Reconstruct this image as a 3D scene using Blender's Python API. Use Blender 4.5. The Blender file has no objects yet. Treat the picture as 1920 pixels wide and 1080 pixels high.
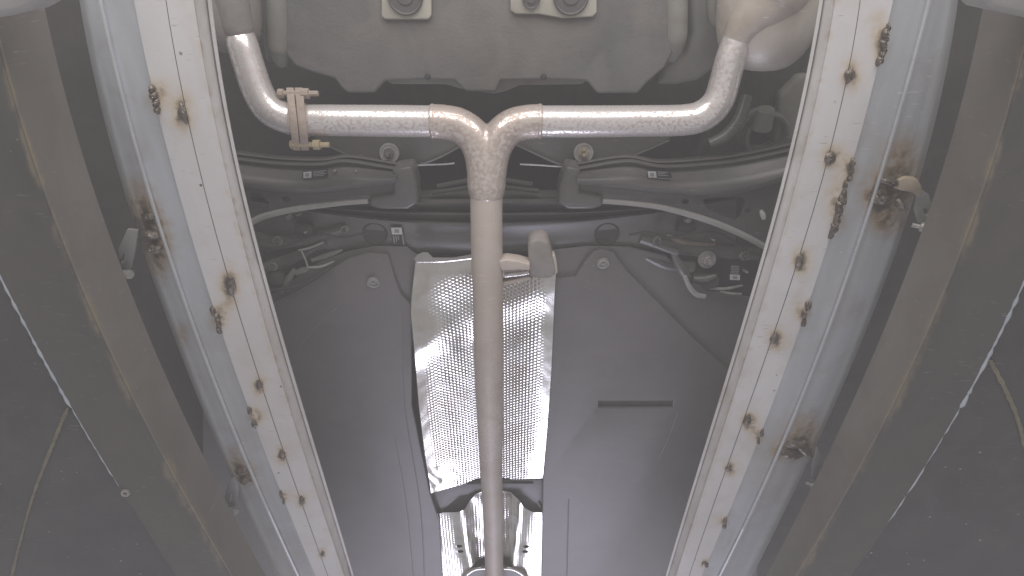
import bpy, bmesh, math, random
import numpy as np
from mathutils import Vector, Matrix
from mathutils.geometry import tessellate_polygon
random.seed(7); rng = np.random.default_rng(7)
scene = bpy.context.scene
COL = scene.collection

# ------------------------------------------------------------------ camera, world, lamps, exposure
FPX, PITCH, CZ = 1050.0, math.radians(57.5), 0.30
cam_d = bpy.data.cameras.new("camera"); cam = bpy.data.objects.new("camera", cam_d); COL.objects.link(cam)
cam_d.sensor_width = 36.0; cam_d.lens = 36.0 * FPX / 1920.0; cam_d.clip_start = 0.02; cam_d.clip_end = 100
cam.location = (0, 0, CZ); cam.rotation_euler = (math.radians(90) + PITCH, 0, 0)
scene.camera = cam
world = bpy.data.worlds.new("World"); scene.world = world; world.use_nodes = True
bg = world.node_tree.nodes["Background"]; bg.inputs[0].default_value = (1.0, 0.985, 0.985, 1); bg.inputs[1].default_value = 0.365
scene.view_settings.view_transform = 'Standard'; scene.view_settings.look = 'None'
scene.view_settings.exposure = 0.0; scene.view_settings.gamma = 1.0
scene.cycles.use_denoising = True

def lamp(name, loc, target, sx, sy, energy, color):
    d = bpy.data.lights.new(name, 'AREA'); d.shape = 'RECTANGLE'; d.size = sx; d.size_y = sy; d.energy = energy; d.color = color
    o = bpy.data.objects.new(name, d); COL.objects.link(o); o.location = loc
    o.rotation_euler = (Vector(target) - Vector(loc)).to_track_quat('-Z', 'Y').to_euler()
    return o
lamp("inspection_lamp", (0, -0.86, 0.84), (0, 0.31, 1.38), 1.7, 0.72, 24.5, (1.0, 0.97, 0.95))
lamp("front_lamp", (0, 3.8, -0.10), (0, 2.6, 1.5), 1.1, 1.4, 54.0, (0.80, 0.80, 1.0))

# ------------------------------------------------------------------ helpers
Fv = Vector((0, math.cos(PITCH), math.sin(PITCH))); Uv = Vector((0, -math.sin(PITCH), math.cos(PITCH)))
def W(x, y, h):
    """photo direction (x, y) met at height h above the lens"""
    d = Fv * FPX + Vector((1, 0, 0)) * (x - 960) + Uv * (540 - y)
    return Vector((0, 0, CZ)) + d * (h / d.z)
def mpp(x, y, h):
    d = Fv * FPX + Vector((1, 0, 0)) * (x - 960) + Uv * (540 - y)
    return h / d.z

def tag(o, label=None, cat=None, group=None, kind=None):
    if label: o["label"] = label
    if cat: o["category"] = cat
    if group: o["group"] = group
    if kind: o["kind"] = kind
    return o
def empty(name, loc):
    o = bpy.data.objects.new(name, None); COL.objects.link(o); o.location = loc; o.empty_display_size = 0.05
    return o

class MB:
    def __init__(s): s.v = []; s.f = []; s.m = []; s.att = []
    def add(s, verts, faces, mi=0, att=None):
        b = len(s.v); s.v += [tuple(p) for p in verts]; s.f += [tuple(i + b for i in f) for f in faces]; s.m += [mi] * len(faces)
        s.att += list(att) if att is not None else [0.0] * len(verts)
        return s
    def build(s, name, mats, parent=None, smooth=True, angle=35, bevel=0, recalc=True):
        me = bpy.data.meshes.new(name); me.from_pydata(s.v, [], s.f)
        mats = mats if isinstance(mats, (list, tuple)) else [mats]
        for m in mats: me.materials.append(m)
        me.polygons.foreach_set("material_index", s.m)
        if any(s.att):
            a = me.attributes.new("stain", 'FLOAT', 'POINT'); a.data.foreach_set("value", s.att)
        if recalc or bevel:
            bm = bmesh.new(); bm.from_mesh(me)
            bmesh.ops.recalc_face_normals(bm, faces=bm.faces[:])
            if bevel:
                bmesh.ops.dissolve_limit(bm, angle_limit=0.01, verts=bm.verts[:], edges=bm.edges[:])
                es = [e for e in bm.edges if len(e.link_faces) == 2 and e.calc_face_angle(0) > 0.6]
                bmesh.ops.bevel(bm, geom=es, offset=bevel, segments=3, profile=0.5, affect='EDGES', clamp_overlap=True)
            bm.to_mesh(me); bm.free()
        if smooth:
            me.polygons.foreach_set("use_smooth", [True] * len(me.polygons))
            try: me.set_sharp_from_angle(angle=math.radians(angle))
            except Exception: pass
        me.update()
        o = bpy.data.objects.new(name, me); COL.objects.link(o)
        if parent: o.parent = parent; o.matrix_parent_inverse = Matrix.Translation(-true_loc(parent))
        return o
def true_loc(o):
    l = Vector((0, 0, 0)); q = o
    if q.parent: return Vector((0, 0, 0)) if q.type == 'MESH' else Vector(q.location)
    return Vector(q.location)

def slab_geo(mb, pts, h, th, holes=(), mi=0, taper=0.0):
    """plate with outline pts (photo directions at height h), th thick upward, holes cut through"""
    hs = h if isinstance(h, (list, tuple)) else [h] * len(pts)
    outer = [W(x, y, hh) for (x, y), hh in zip(pts, hs)]
    h0 = hs[0]
    hl = [[W(x, y, h0) for x, y in hp] for hp in holes]
    loops = [outer] + hl
    flat = [[Vector((p.x, p.y, 0)) for p in l] for l in loops]
    tris = tessellate_polygon(flat)
    allp = [p for l in loops for p in l]; n = len(allp)
    verts = allp + [p + Vector((0, 0, th)) for p in allp]
    faces = [tuple(t) for t in tris] + [tuple(i + n for i in reversed(t)) for t in tris]
    b = 0
    for l in loops:
        k = len(l)
        for i in range(k):
            j = (i + 1) % k
            faces.append((b + i, b + j, b + j + n, b + i + n))
        b += k
    mb.add(verts, faces, mi); return mb
def slab(name, pts, h, th, mats, parent=None, holes=(), bevel=0.0, smooth=True):
    return slab_geo(MB(), pts, h, th, holes).build(name, mats, parent, smooth=smooth, bevel=bevel)
def ell(x, y, rx, ry, n=20, rot=0.0):
    return [(x + rx * math.cos(a) * math.cos(rot) - ry * math.sin(a) * math.sin(rot), y + rx * math.cos(a) * math.sin(rot) + ry * math.sin(a) * math.cos(rot)) for a in [2 * math.pi * i / n for i in range(n)]]
def curve_pts(pts, n=8):
    """Catmull-Rom through tuples"""
    P = [np.array(p, float) for p in pts]; P = [2 * P[0] - P[1]] + P + [2 * P[-1] - P[-2]]
    out = []
    for i in range(1, len(P) - 2):
        for k in range(n):
            t = k / n; a, b, c, d = P[i - 1], P[i], P[i + 1], P[i + 2]
            out.append(0.5 * (2 * b + (c - a) * t + (2 * a - 5 * b + 4 * c - d) * t * t + (3 * b - a - 3 * c + d) * t ** 3))
    out.append(P[-2]); return out
def tube3(mb, pts, rads, seg=20, cap=True, mi=0, att=None):
    pts = [Vector(p) for p in pts]; n = len(pts)
    T = [(pts[min(i + 1, n - 1)] - pts[max(i - 1, 0)]).normalized() for i in range(n)]
    ref = Vector((0, 0, 1)) if abs(T[0].z) < 0.9 else Vector((1, 0, 0))
    N = (ref - T[0] * ref.dot(T[0])).normalized(); verts = []
    for i in range(n):
        N = (N - T[i] * N.dot(T[i])).normalized(); B = T[i].cross(N)
        for k in range(seg):
            a = 2 * math.pi * k / seg; verts.append(pts[i] + (N * math.cos(a) + B * math.sin(a)) * rads[i])
    faces = [(i * seg + k, i * seg + (k + 1) % seg, (i + 1) * seg + (k + 1) % seg, (i + 1) * seg + k) for i in range(n - 1) for k in range(seg)]
    if cap: faces += [tuple(range(seg)), tuple(range((n - 1) * seg, n * seg))]
    mb.add(verts, faces, mi); return mb
def ptube(mb, pts, seg=20, n=8, cap=True, mi=0):
    """pts: (px, py, h, half width in photo pixels)"""
    c = curve_pts(pts, n) if n > 1 else [np.array(p, float) for p in pts]
    return tube3(mb, [W(p[0], p[1], p[2]) for p in c], [max(p[3], 0.3) * mpp(p[0], p[1], p[2]) for p in c], seg, cap, mi)
def lathe(mb, centre, axis, prof, seg=28, mi=0):
    """prof: (radius, offset along axis)"""
    c = Vector(centre); a = Vector(axis).normalized()
    n = a.orthogonal().normalized(); b = a.cross(n); V = []
    for r, z in prof:
        for k in range(seg):
            t = 2 * math.pi * k / seg; V.append(c + a * z + (n * math.cos(t) + b * math.sin(t)) * max(r, 1e-5))
    m = len(prof)
    Fc = [(i * seg + k, i * seg + (k + 1) % seg, (i + 1) * seg + (k + 1) % seg, (i + 1) * seg + k) for i in range(m - 1) for k in range(seg)]
    Fc += [tuple(range(seg)), tuple(range((m - 1) * seg, m * seg))]
    mb.add(V, Fc, mi); return mb

# ------------------------------------------------------------------ materials
def mat(name, c1, c2=None, rough=0.5, metal=0.0, scale=6.0, bump=0.0, bscale=120.0, stain=None, rrange=0.0, stretch=(1, 1, 1), stain2=None,
        specks=None, speck_scale=60.0, speck_thr=0.08, detail=6.0, spec=0.5, patch=None, scuff=None, smudge=None):
    m = bpy.data.materials.new(name); m.use_nodes = True; nt = m.node_tree; N = nt.nodes; L = nt.links
    bs = N["Principled BSDF"]; bs.inputs["Roughness"].default_value = rough; bs.inputs["Metallic"].default_value = metal
    bs.inputs["Specular IOR Level"].default_value = spec
    g = N.new("ShaderNodeNewGeometry"); mp = N.new("ShaderNodeMapping"); mp.inputs["Scale"].default_value = stretch
    L.new(g.outputs["Position"], mp.inputs["Vector"])
    n1 = N.new("ShaderNodeTexNoise"); n1.inputs["Scale"].default_value = scale; n1.inputs["Detail"].default_value = detail; n1.inputs["Roughness"].default_value = 0.62
    L.new(mp.outputs[0], n1.inputs["Vector"])
    def ramp(src, a, b):
        r = N.new("ShaderNodeMapRange"); r.inputs[1].default_value = a; r.inputs[2].default_value = b; r.clamp = True
        L.new(src, r.inputs[0]); return r.outputs[0]
    def mix(f, a, b):
        x = N.new("ShaderNodeMix"); x.data_type = 'RGBA'; L.new(f, x.inputs[0])
        for s, v in ((6, a), (7, b)):
            if isinstance(v, tuple): x.inputs[s].default_value = (*v, 1)
            else: L.new(v, x.inputs[s])
        return x.outputs[2]
    f1 = ramp(n1.outputs[0], 0.32, 0.68)
    col = mix(f1, c1, c2 or c1)
    def math_(op, a, b):
        x = N.new("ShaderNodeMath"); x.operation = op; x.use_clamp = True
        for i, v in enumerate((a, b)):
            if isinstance(v, (int, float)): x.inputs[i].default_value = v
            else: L.new(v, x.inputs[i])
        return x.outputs[0]
    if smudge:     # broad dirt, in two sizes
        for sc, lo, hi in ((2.3, .45, .75), (11, .5, .8)):
            ns = N.new("ShaderNodeTexNoise"); ns.inputs["Scale"].default_value = sc; ns.inputs["Detail"].default_value = 9; ns.inputs["Distortion"].default_value = .8; L.new(g.outputs["Position"], ns.inputs["Vector"])
            col = mix(math_('MULTIPLY', ramp(ns.outputs[0], lo, hi), .8), col, smudge)
    if scuff:      # thin scratches in two directions
        for rot, sc in ((.35, (40, 300, 40)), (1.35, (34, 260, 34)), (2.4, (50, 340, 50))):
            ms_ = N.new("ShaderNodeMapping"); ms_.inputs["Rotation"].default_value = (0, 0, rot); ms_.inputs["Scale"].default_value = sc; L.new(g.outputs["Position"], ms_.inputs["Vector"])
            ns = N.new("ShaderNodeTexNoise"); ns.inputs["Scale"].default_value = 1.0; ns.inputs["Detail"].default_value = 1; L.new(ms_.outputs[0], ns.inputs["Vector"])
            nm = N.new("ShaderNodeTexNoise"); nm.inputs["Scale"].default_value = 5 + rot; L.new(g.outputs["Position"], nm.inputs["Vector"])
            col = mix(math_('MULTIPLY', ramp(ns.outputs[0], .70, .78), ramp(nm.outputs[0], .5, .62)), col, scuff)
    if specks:
        vo = N.new("ShaderNodeTexVoronoi"); vo.inputs["Scale"].default_value = speck_scale; L.new(g.outputs["Position"], vo.inputs["Vector"])
        n3 = N.new("ShaderNodeTexNoise"); n3.inputs["Scale"].default_value = 9; L.new(g.outputs["Position"], n3.inputs["Vector"])
        near = ramp(vo.outputs["Distance"], speck_thr, speck_thr * 0.5)
        col = mix(math_('MULTIPLY', near, ramp(n3.outputs[0], 0.48, 0.58)), col, specks)
    if stain:
        at = N.new("ShaderNodeAttribute"); at.attribute_name = "stain"
        n2 = N.new("ShaderNodeTexNoise"); n2.inputs["Scale"].default_value = 70; n2.inputs["Detail"].default_value = 5; L.new(g.outputs["Position"], n2.inputs["Vector"])
        amt = math_('MULTIPLY', at.outputs["Fac"], ramp(n2.outputs[0], 0.15, 0.6))
        col = mix(ramp(amt, 0.03, 0.45), col, stain)
        if stain2: col = mix(ramp(amt, 0.40, 0.85), col, stain2)
    if patch:      # bare bright metal showing through a dull coat
        pcol, prough, pscale, pthr = patch
        n4 = N.new("ShaderNodeTexNoise"); n4.inputs["Scale"].default_value = pscale; n4.inputs["Detail"].default_value = 8; n4.inputs["Roughness"].default_value = 0.7
        L.new(g.outputs["Position"], n4.inputs["Vector"])
        pf = ramp(n4.outputs[0], pthr, pthr + 0.05)
        col = mix(pf, col, pcol)
        rr = N.new("ShaderNodeMapRange"); rr.inputs[3].default_value = rough; rr.inputs[4].default_value = prough; L.new(pf, rr.inputs[0]); L.new(rr.outputs[0], bs.inputs["Roughness"])
        r2 = N.new("ShaderNodeMapRange"); r2.inputs[3].default_value = metal; r2.inputs[4].default_value = max(metal, 0.55); L.new(pf, r2.inputs[0]); L.new(r2.outputs[0], bs.inputs["Metallic"])
    L.new(col, bs.inputs["Base Color"])
    if rrange:
        r = N.new("ShaderNodeMapRange"); r.inputs[3].default_value = rough - rrange; r.inputs[4].default_value = rough + rrange
        L.new(f1, r.inputs[0]); L.new(r.outputs[0], bs.inputs["Roughness"])
    if bump:
        nb = N.new("ShaderNodeTexNoise"); nb.inputs["Scale"].default_value = bscale; nb.inputs["Detail"].default_value = 4; L.new(mp.outputs[0], nb.inputs["Vector"])
        b = N.new("ShaderNodeBump"); b.inputs["Strength"].default_value = bump; b.inputs["Distance"].default_value = 0.004
        L.new(nb.outputs[0], b.inputs["Height"]); L.new(b.outputs[0], bs.inputs["Normal"])
    return m
M = {}
M['cover'] = mat("dark_plastic_cover", (0.140, 0.129, 0.134), (0.168, 0.156, 0.163), rough=0.5, scale=5, bump=0.12, bscale=300, specks=(0.28, 0.27, 0.26), speck_scale=45, speck_thr=0.05, scuff=(0.24, 0.23, 0.235), smudge=(0.185, 0.168, 0.168))
M['tank'] = mat("grey_felt_cover", (0.098, 0.097, 0.097), (0.135, 0.132, 0.131), rough=0.8, scale=14, bump=0.2, bscale=220, smudge=(0.20, 0.18, 0.16), specks=(0.3, 0.28, 0.26), speck_scale=50, speck_thr=.06)
M['pad'] = mat("pale_grey_sealer", (0.40, 0.38, 0.325), (0.50, 0.475, 0.41), rough=0.75, scale=12, smudge=(.3, .28, .24))
M['body'] = mat("greenish_grey_primer", (0.18, 0.178, 0.16), (0.25, 0.245, 0.222), rough=0.65, scale=9, bump=0.1, smudge=(.15, .135, .12))
M['dark'] = mat("black_underseal", (0.034, 0.031, 0.030), (0.05, 0.046, 0.045), rough=0.7, scale=8, bump=0.2, smudge=(.085, .078, .07))
M['arm'] = mat("black_painted_steel", (0.105, 0.098, 0.099), (0.14, 0.13, 0.132), rough=0.33, scale=7, bump=0.08, bscale=200, smudge=(0.165, 0.15, 0.138), scuff=(.26, .25, .24), specks=(.3, .28, .26), speck_scale=60, speck_thr=.06)
M['bolt'] = mat("dull_zinc", (0.32, 0.305, 0.29), (0.46, 0.44, 0.42), rough=0.4, metal=0.3, scale=60)
M['brass'] = mat("yellow_zinc", (0.38, 0.31, 0.20), (0.48, 0.40, 0.27), rough=0.45, metal=0.5, scale=60)
M['hose'] = mat("pale_grey_strip", (0.30, 0.285, 0.275), (0.38, 0.365, 0.355), rough=0.6, scale=20)
M['rusty'] = mat("light_rust_steel", (0.31, 0.25, 0.205), (0.43, 0.365, 0.315), rough=0.75, scale=40, bump=0.4, bscale=200, smudge=(.27, .195, .15))
M['pipe'] = mat("aluminised_pipe", (0.49, 0.435, 0.42), (0.57, 0.515, 0.50), rough=0.46, metal=0.4, scale=10, bump=0.02, bscale=300, patch=((0.76, 0.725, 0.71), 0.21, 170, 0.45), smudge=(.42, .345, .31))
M['scorch'] = mat("scorched_steel", (0.36, 0.285, 0.20), (0.46, 0.39, 0.30), rough=0.6, scale=40, bump=.3, smudge=(.16, .11, .08))
M['dusty'] = mat("dusty_tan_steel", (0.22, 0.195, 0.18), (0.29, 0.265, 0.25), rough=0.7, scale=30, bump=0.2)
M['pipe_dull'] = mat("heat_tanned_pipe", (0.46, 0.40, 0.36), (0.58, 0.515, 0.47), rough=0.6, metal=0.1, scale=9, stretch=(1, .3, 1), bump=0.15, bscale=200, smudge=(.41, .335, .28), scuff=(.62, .57, .53), specks=(.2, .16, .13), speck_scale=55, speck_thr=.07)
M['joint'] = mat("speckled_pipe_joint", (0.48, 0.405, 0.36), (0.56, 0.485, 0.44), rough=0.45, metal=0.4, scale=14, bump=0.03, bscale=260, patch=((0.72, 0.64, 0.59), 0.21, 150, 0.48), smudge=(.38, .29, .25))
M['muffler'] = mat("muffler_steel", (0.50, 0.46, 0.415), (0.62, 0.58, 0.53), rough=0.42, metal=0.15, scale=9, bump=.08, bscale=150, smudge=(.36, .29, .23), scuff=(.66, .62, .58))
M['foil'] = mat("embossed_foil", (0.74, 0.72, 0.69), (0.88, 0.87, 0.86), rough=0.22, metal=1.0, scale=12, rrange=0.06, smudge=(.56, .50, .43))
M['white'] = mat("pale_painted_steel", (0.60, 0.58, 0.575), (0.70, 0.68, 0.675), rough=0.5, scale=5, bump=0.06, stain=(0.56, 0.465, 0.35), stain2=(0.14, 0.11, 0.08), specks=(0.10, 0.085, 0.075), speck_scale=30, speck_thr=0.095, stretch=(1, .35, 1), smudge=(.52, .485, .455), scuff=(.42, .40, .38))
M['side'] = mat("dusty_rail_side", (0.58, 0.56, 0.545), (0.70, 0.68, 0.665), rough=0.6, scale=24, specks=(0.12, 0.1, 0.09), speck_scale=60, stretch=(1, .3, 1), stain=(.40, .32, .25), smudge=(.46, .42, .38))
M['galv'] = mat("galvanised_steel", (0.46, 0.475, 0.49), (0.60, 0.62, 0.655), rough=0.33, metal=0.25, scale=8, stretch=(2.2, .2, 1), stain=(0.40, 0.31, 0.22), stain2=(0.10, 0.08, 0.06), scuff=(.66, .67, .70), smudge=(.42, .40, .37))
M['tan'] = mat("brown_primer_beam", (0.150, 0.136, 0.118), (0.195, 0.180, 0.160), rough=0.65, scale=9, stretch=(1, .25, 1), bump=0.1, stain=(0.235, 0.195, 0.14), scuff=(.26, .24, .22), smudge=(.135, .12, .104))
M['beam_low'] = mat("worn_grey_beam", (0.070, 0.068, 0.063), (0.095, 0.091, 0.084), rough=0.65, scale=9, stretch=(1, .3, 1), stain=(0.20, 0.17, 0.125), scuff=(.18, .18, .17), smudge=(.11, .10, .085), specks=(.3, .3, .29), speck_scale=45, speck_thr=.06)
M['plate'] = mat("dark_side_plate", (0.042, 0.042, 0.043), (0.062, 0.062, 0.062), rough=0.55, scale=8, specks=(0.42, 0.42, 0.42), speck_scale=34, speck_thr=0.11, scuff=(.16, .16, .16), smudge=(.085, .083, .08))
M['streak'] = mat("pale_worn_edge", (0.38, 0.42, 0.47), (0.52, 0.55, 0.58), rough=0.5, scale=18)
M['ridge_light'] = mat("zinc_ridge_highlight", (0.58, 0.59, 0.61), (0.70, 0.71, 0.73), rough=0.4, metal=.1, scale=18)  # paler zinc tone, carries the painted highlight of the channel ridge
M['ochre'] = mat("ochre_smear", (0.15, 0.13, 0.09), (0.23, 0.20, 0.14), rough=0.8, scale=40)
M['weld'] = mat("burnt_weld", (0.10, 0.08, 0.065), (0.23, 0.20, 0.17), rough=0.32, metal=0.6, scale=120, bump=0.5, bscale=300)
M['sticker'] = mat("sticker_black", (0.03, 0.03, 0.03), rough=0.4)
M['paper'] = mat("sticker_white", (0.62, 0.61, 0.60), rough=0.5)
M['print'] = mat("sticker_print", (0.30, 0.30, 0.30), rough=0.5)
M['hole'] = mat("rubber_plug", (0.085, 0.078, 0.08), (0.11, 0.10, 0.10), rough=0.6)

# ------------------------------------------------------------------ lift rails, beams and plates (both sides)
def fit(pts, deg=3):
    p = np.polyfit([q[1] for q in pts], [q[0] for q in pts], deg); return lambda y: float(np.polyval(p, y))
LN = dict(
 lip=[(398, 0), (420, 180), (458, 340), (503, 540), (550, 700), (557, 720), (610, 900), (664, 1080)],
 pin=[(363, 0), (393, 180), (430, 340), (475, 540), (523, 700), (588, 900), (645, 1080)],
 seam=[(312, 0), (340, 180), (380, 340), (435, 540), (484, 700), (547, 900), (616, 1080)],
 pout=[(252, 0), (287, 180), (329, 340), (392, 540), (441, 700), (478, 800), (517, 900), (592, 1080)],
 ridge=[(188, 0), (227, 180), (277, 340), (334, 540), (397, 700), (477, 900), (558, 1080)],
 gout=[(150, 0), (182, 180), (230, 340), (293, 540), (352, 700), (436, 900), (516, 1080)],
 tin=[(80, 0), (125, 180), (171, 340), (241, 540), (307, 700), (407, 900), (497, 1080)],
 rust=[(-22, 0), (25, 180), (73, 340), (152, 540), (225, 700), (328, 900), (433, 1080)],
 low=[(-60, 400), (0, 503), (47, 600), (97, 700), (130, 760), (217, 907), (335, 1080)])
RN = dict(
 lip=[(1535, 0), (1507, 180), (1461, 340), (1412, 540), (1365, 700), (1300, 900), (1248, 1080)],
 pin=[(1565, 0), (1537, 180), (1488, 340), (1438, 540), (1393, 700), (1322, 900), (1268, 1080)],
 seam=[(1613, 0), (1582, 180), (1540, 340), (1480, 540), (1425, 700), (1355, 900), (1292, 1080)],
 pout=[(1673, 0), (1638, 180), (1582, 340), (1527, 540), (1470, 700), (1392, 900), (1315, 1080)],
 ridge=[(1742, 0), (1697, 180), (1645, 340), (1582, 540), (1520, 700), (1438, 900), (1350, 1080)],
 gout=[(1795, 0), (1766, 180), (1722, 340), (1655, 540), (1585, 700), (1505, 900), (1408, 1080)],
 tin=[(1845, 0), (1808, 180), (1757, 340), (1690, 540), (1623, 700), (1528, 900), (1437, 1080)],
 rust=[(1945, 0), (1898, 180), (1847, 340), (1780, 540), (1710, 700), (1593, 900), (1498, 1080)],
 low=[(1972, 400), (1920, 523), (1860, 650), (1833, 700), (1810, 750), (1763, 823), (1710, 913), (1670, 977), (1590, 1080)])
ROWS = np.linspace(-110, 1190, 200)
def loft(mb, cols, sub=1, stains=(), closed=True, mi=0):
    """cols: (function of photo row -> photo column, height above the lens); stains: (x, y, rx, ry, amount)"""
    fine = []
    for i in range(len(cols) - 1):
        (fa, ha), (fb, hb) = cols[i], cols[i + 1]
        for k in range(sub): fine.append((fa, ha, fb, hb, k / sub))
    fine.append((cols[-1][0], cols[-1][1], cols[-1][0], cols[-1][1], 0.0))
    n = len(fine); V = []; A = []
    for y in ROWS:
        for fa, ha, fb, hb, t in fine:
            xa, xb = fa(y), fb(y); x = xa + (xb - xa) * t; h = ha + (hb - ha) * t
            V.append(W(x, y, h)); s = 0.0
            for (sx, sy, rx, ry, am) in stains:
                q = ((x - sx) / rx) ** 2 + ((y - sy) / ry) ** 2
                if q < 6: s += am * math.exp(-q)
            A.append(min(s, 1.2))
    Fc = []
    for r in range(len(ROWS) - 1):
        for k in range(n if closed else n - 1):
            j = (k + 1) % n; Fc.append((r * n + k, r * n + j, (r + 1) * n + j, (r + 1) * n + k))
    if closed: Fc += [tuple(range(n)), tuple(range((len(ROWS) - 1) * n, len(ROWS) * n))]
    mb.add(V, Fc, mi, A); return mb
def off(f, d): return lambda y: f(y) + d
def lerp(f, g, t): return lambda y: f(y) * (1 - t) + g(y) * t

def weld_blob(mb, x, y, rx, ry, h, rot=0.0, hgt=0.006, seed=0):
    r = np.random.default_rng(seed); nr, ns = 7, 18; V = []; Fc = []
    jag = 1 + 0.22 * r.standard_normal(ns); jag = (jag + np.roll(jag, 1)) / 2
    for i in range(nr):
        t = i / (nr - 1)
        for k in range(ns):
            a = 2 * math.pi * k / ns; q = t * jag[k]
            px, py = rx * q * math.cos(a), ry * q * math.sin(a)
            X = x + px * math.cos(rot) - py * math.sin(rot); Y = y + px * math.sin(rot) + py * math.cos(rot)
            z = hgt * (1 - t ** 2) * (0.75 + 0.5 * r.random()) + (0.0012 if t < 1 else -0.001)
            V.append(W(X, Y, h) - Vector((0, 0, z)))
    for i in range(nr - 1):
        for k in range(ns):
            j = (k + 1) % ns; Fc.append((i * ns + k, i * ns + j, (i + 1) * ns + j, (i + 1) * ns + k))
    mb.add(V, Fc); return mb

HP, HT = 0.85, 0.74     # heights above the lens: rail face, beam bottom
SIDES = {}
def build_side(D, s, welds, slags, gstains, rail_label, beam_label, plate_label):
    """s = +1: the pit's middle lies to the photo's right of this rail; -1: to its left"""
    f = {k: fit(v, 3 if k != 'low' else 2) for k, v in D.items()}
    rail = empty("lift_rail", W(f['seam'](540), 540, HP)); tag(rail, rail_label, "rail", "pale welded rails under the car")
    st = []
    for (x, y, rx, ry) in welds:
        st.append((x + s * -2, y + 2, rx * 1.15, ry * 1.1, 0.95)); st.append((x - s * 4 + 3, y - 4, rx * 2.0 + 3, ry * 1.5 + 4, 0.32))
    for (x, y, rx, ry) in slags:
        st.append((x, y, rx * 1.1, ry * 1.0, 0.8)); st.append((x + s * 8, y - ry * 0.7, rx * 1.6 + 5, ry * 0.9 + 6, 0.33))
    g = 1.0
    for y in range(-90, 1180, 13): st.append((f['pin'](y) - s * random.uniform(0, 5), y + random.uniform(-6, 6), random.uniform(2, 6), random.uniform(3, 12), random.uniform(0, .42)))
    MB_ = loft(MB(), [(off(f['seam'], s * g), HP), (f['pin'], HP), (f['pin'], HP + .007), (off(f['seam'], s * g), HP + .007)], 8, st)
    MB_.build("flat_bar", M['white'], rail, recalc=True)
    MB_ = loft(MB(), [(off(f['seam'], -s * .4), HP + .001), (f['pout'], HP + .001), (f['pout'], HP + .008), (off(f['seam'], -s * .4), HP + .008)], 8, st)
    MB_.build("flat_bar", M['white'], rail)
    # inner wall of the rail with its turned lip
    k = lambda t: lerp(f['pin'], f['lip'], t)
    loft(MB(), [(off(f['pin'], -s * 6), HP + .0078), (off(f['pin'], s * 1.0), HP + .0078), (k(.72), HP + .034), (k(.74), HP + .052), (off(f['pin'], -s * 6), HP + .052)], 2, st).build("side_wall", M['side'], rail)
    loft(MB(), [(k(.76), HP + .030), (k(.97), HP + .031), (f['lip'], HP + .046), (k(.80), HP + .048)], 1).build("lip", M['side'], rail)
    # galvanised channel outside the flat bars
    hr = HP + .006
    prof = [(off(f['pout'], s * 5), HP + .011), (f['pout'], HP + .011), (lerp(f['pout'], f['ridge'], .92), HP + .013), (f['ridge'], HP + .009), (lerp(f['ridge'], f['gout'], .12), HP + .013)]
    for t, dz in ((.35, .015), (.6, .019), (.75, .025), (.87, .036), (.95, .052), (1.0, .072), (1.01, .10)):
        prof.append((lerp(f['ridge'], f['gout'], t), HP + dz))
    prof.append((off(f['pout'], s * 5), HP + .10))
    loft(MB(), prof, 3, gstains + [(x, y, rx * 1.3, ry * .9, .5) for x, y, rx, ry in slags]).build("channel", M['galv'], rail, angle=50)
    loft(MB(), [(off(f['ridge'], s * 4), HP + .010), (off(f['ridge'], s * 1.5), HP + .0065), (off(f['ridge'], -s * 1.5), HP + .0065), (off(f['ridge'], -s * 4), HP + .011), (off(f['ridge'], 0), HP + .016)], 1).build("highlight_bead", M['ridge_light'], rail, angle=80)  # added bead, the highlight along the ridge is put into its pale colour
    for i, (x, y, rx, ry) in enumerate(welds):
        weld_blob(MB(), x, y, rx * .75, ry * .8, HP, rot=s * -.28, hgt=.005, seed=i + 5).build("weld", M['weld'], rail, angle=80)
    for i, (x, y, rx, ry) in enumerate(slags):
        mb = MB(); n = max(2, int(ry / 5)); dx = (f['pout'](y + 10) - f['pout'](y - 10)) / 20
        for q in range(n):
            yy = y + (q / (n - 1) - .5) * 1.7 * ry
            weld_blob(mb, f['pout'](yy) + random.uniform(-3, 3), yy, rx * random.uniform(.35, .6), 6 + ry * .16, HP + .001, rot=-s * .3, hgt=.007, seed=i * 31 + q)
        mb.build("weld_slag", M['weld'], rail, angle=80)
    # beam with a worn rusty corner
    beam = empty("steel_beam", W(f['rust'](540), 540, HT)); tag(beam, beam_label, "beam", "brown beams outside the rails")
    rs = [(f['rust'](y) + random.uniform(-4, 4), y, random.uniform(3, 8), random.uniform(6, 20), max(0, random.uniform(.1, .75) * (0.55 + .75 * math.sin(y * .012 + s) * math.sin(y * .031 + 2 * s)))) for y in range(-100, 1190, 8)]
    hb = lambda t: lerp(f['rust'], f['tin'], t)
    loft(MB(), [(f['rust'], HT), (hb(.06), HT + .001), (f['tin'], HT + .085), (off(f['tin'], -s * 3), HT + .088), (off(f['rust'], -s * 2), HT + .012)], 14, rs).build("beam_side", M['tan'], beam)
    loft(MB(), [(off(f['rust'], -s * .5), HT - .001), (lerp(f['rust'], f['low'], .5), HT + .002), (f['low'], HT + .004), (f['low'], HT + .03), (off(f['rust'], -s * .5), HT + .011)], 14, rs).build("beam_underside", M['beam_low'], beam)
    SIDES[s] = (f, rail, beam)
    # dark plate beyond the beam
    plate = empty("side_plate", W(f['low'](700) - s * 60, 700, HT)); tag(plate, plate_label, "plate", "dark plates at the outer edges")
    loft(MB(), [(off(f['low'], -s * 2), HT + .012), (off(f['low'], -s * 30), HT + .010), (off(f['low'], -s * 900), HT - .057), (off(f['low'], -s * 900), HT - .037), (off(f['low'], -s * 2), HT + .03)], 4).build("plate_sheet", M['plate'], plate)
    return f, rail, beam, plate

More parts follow.
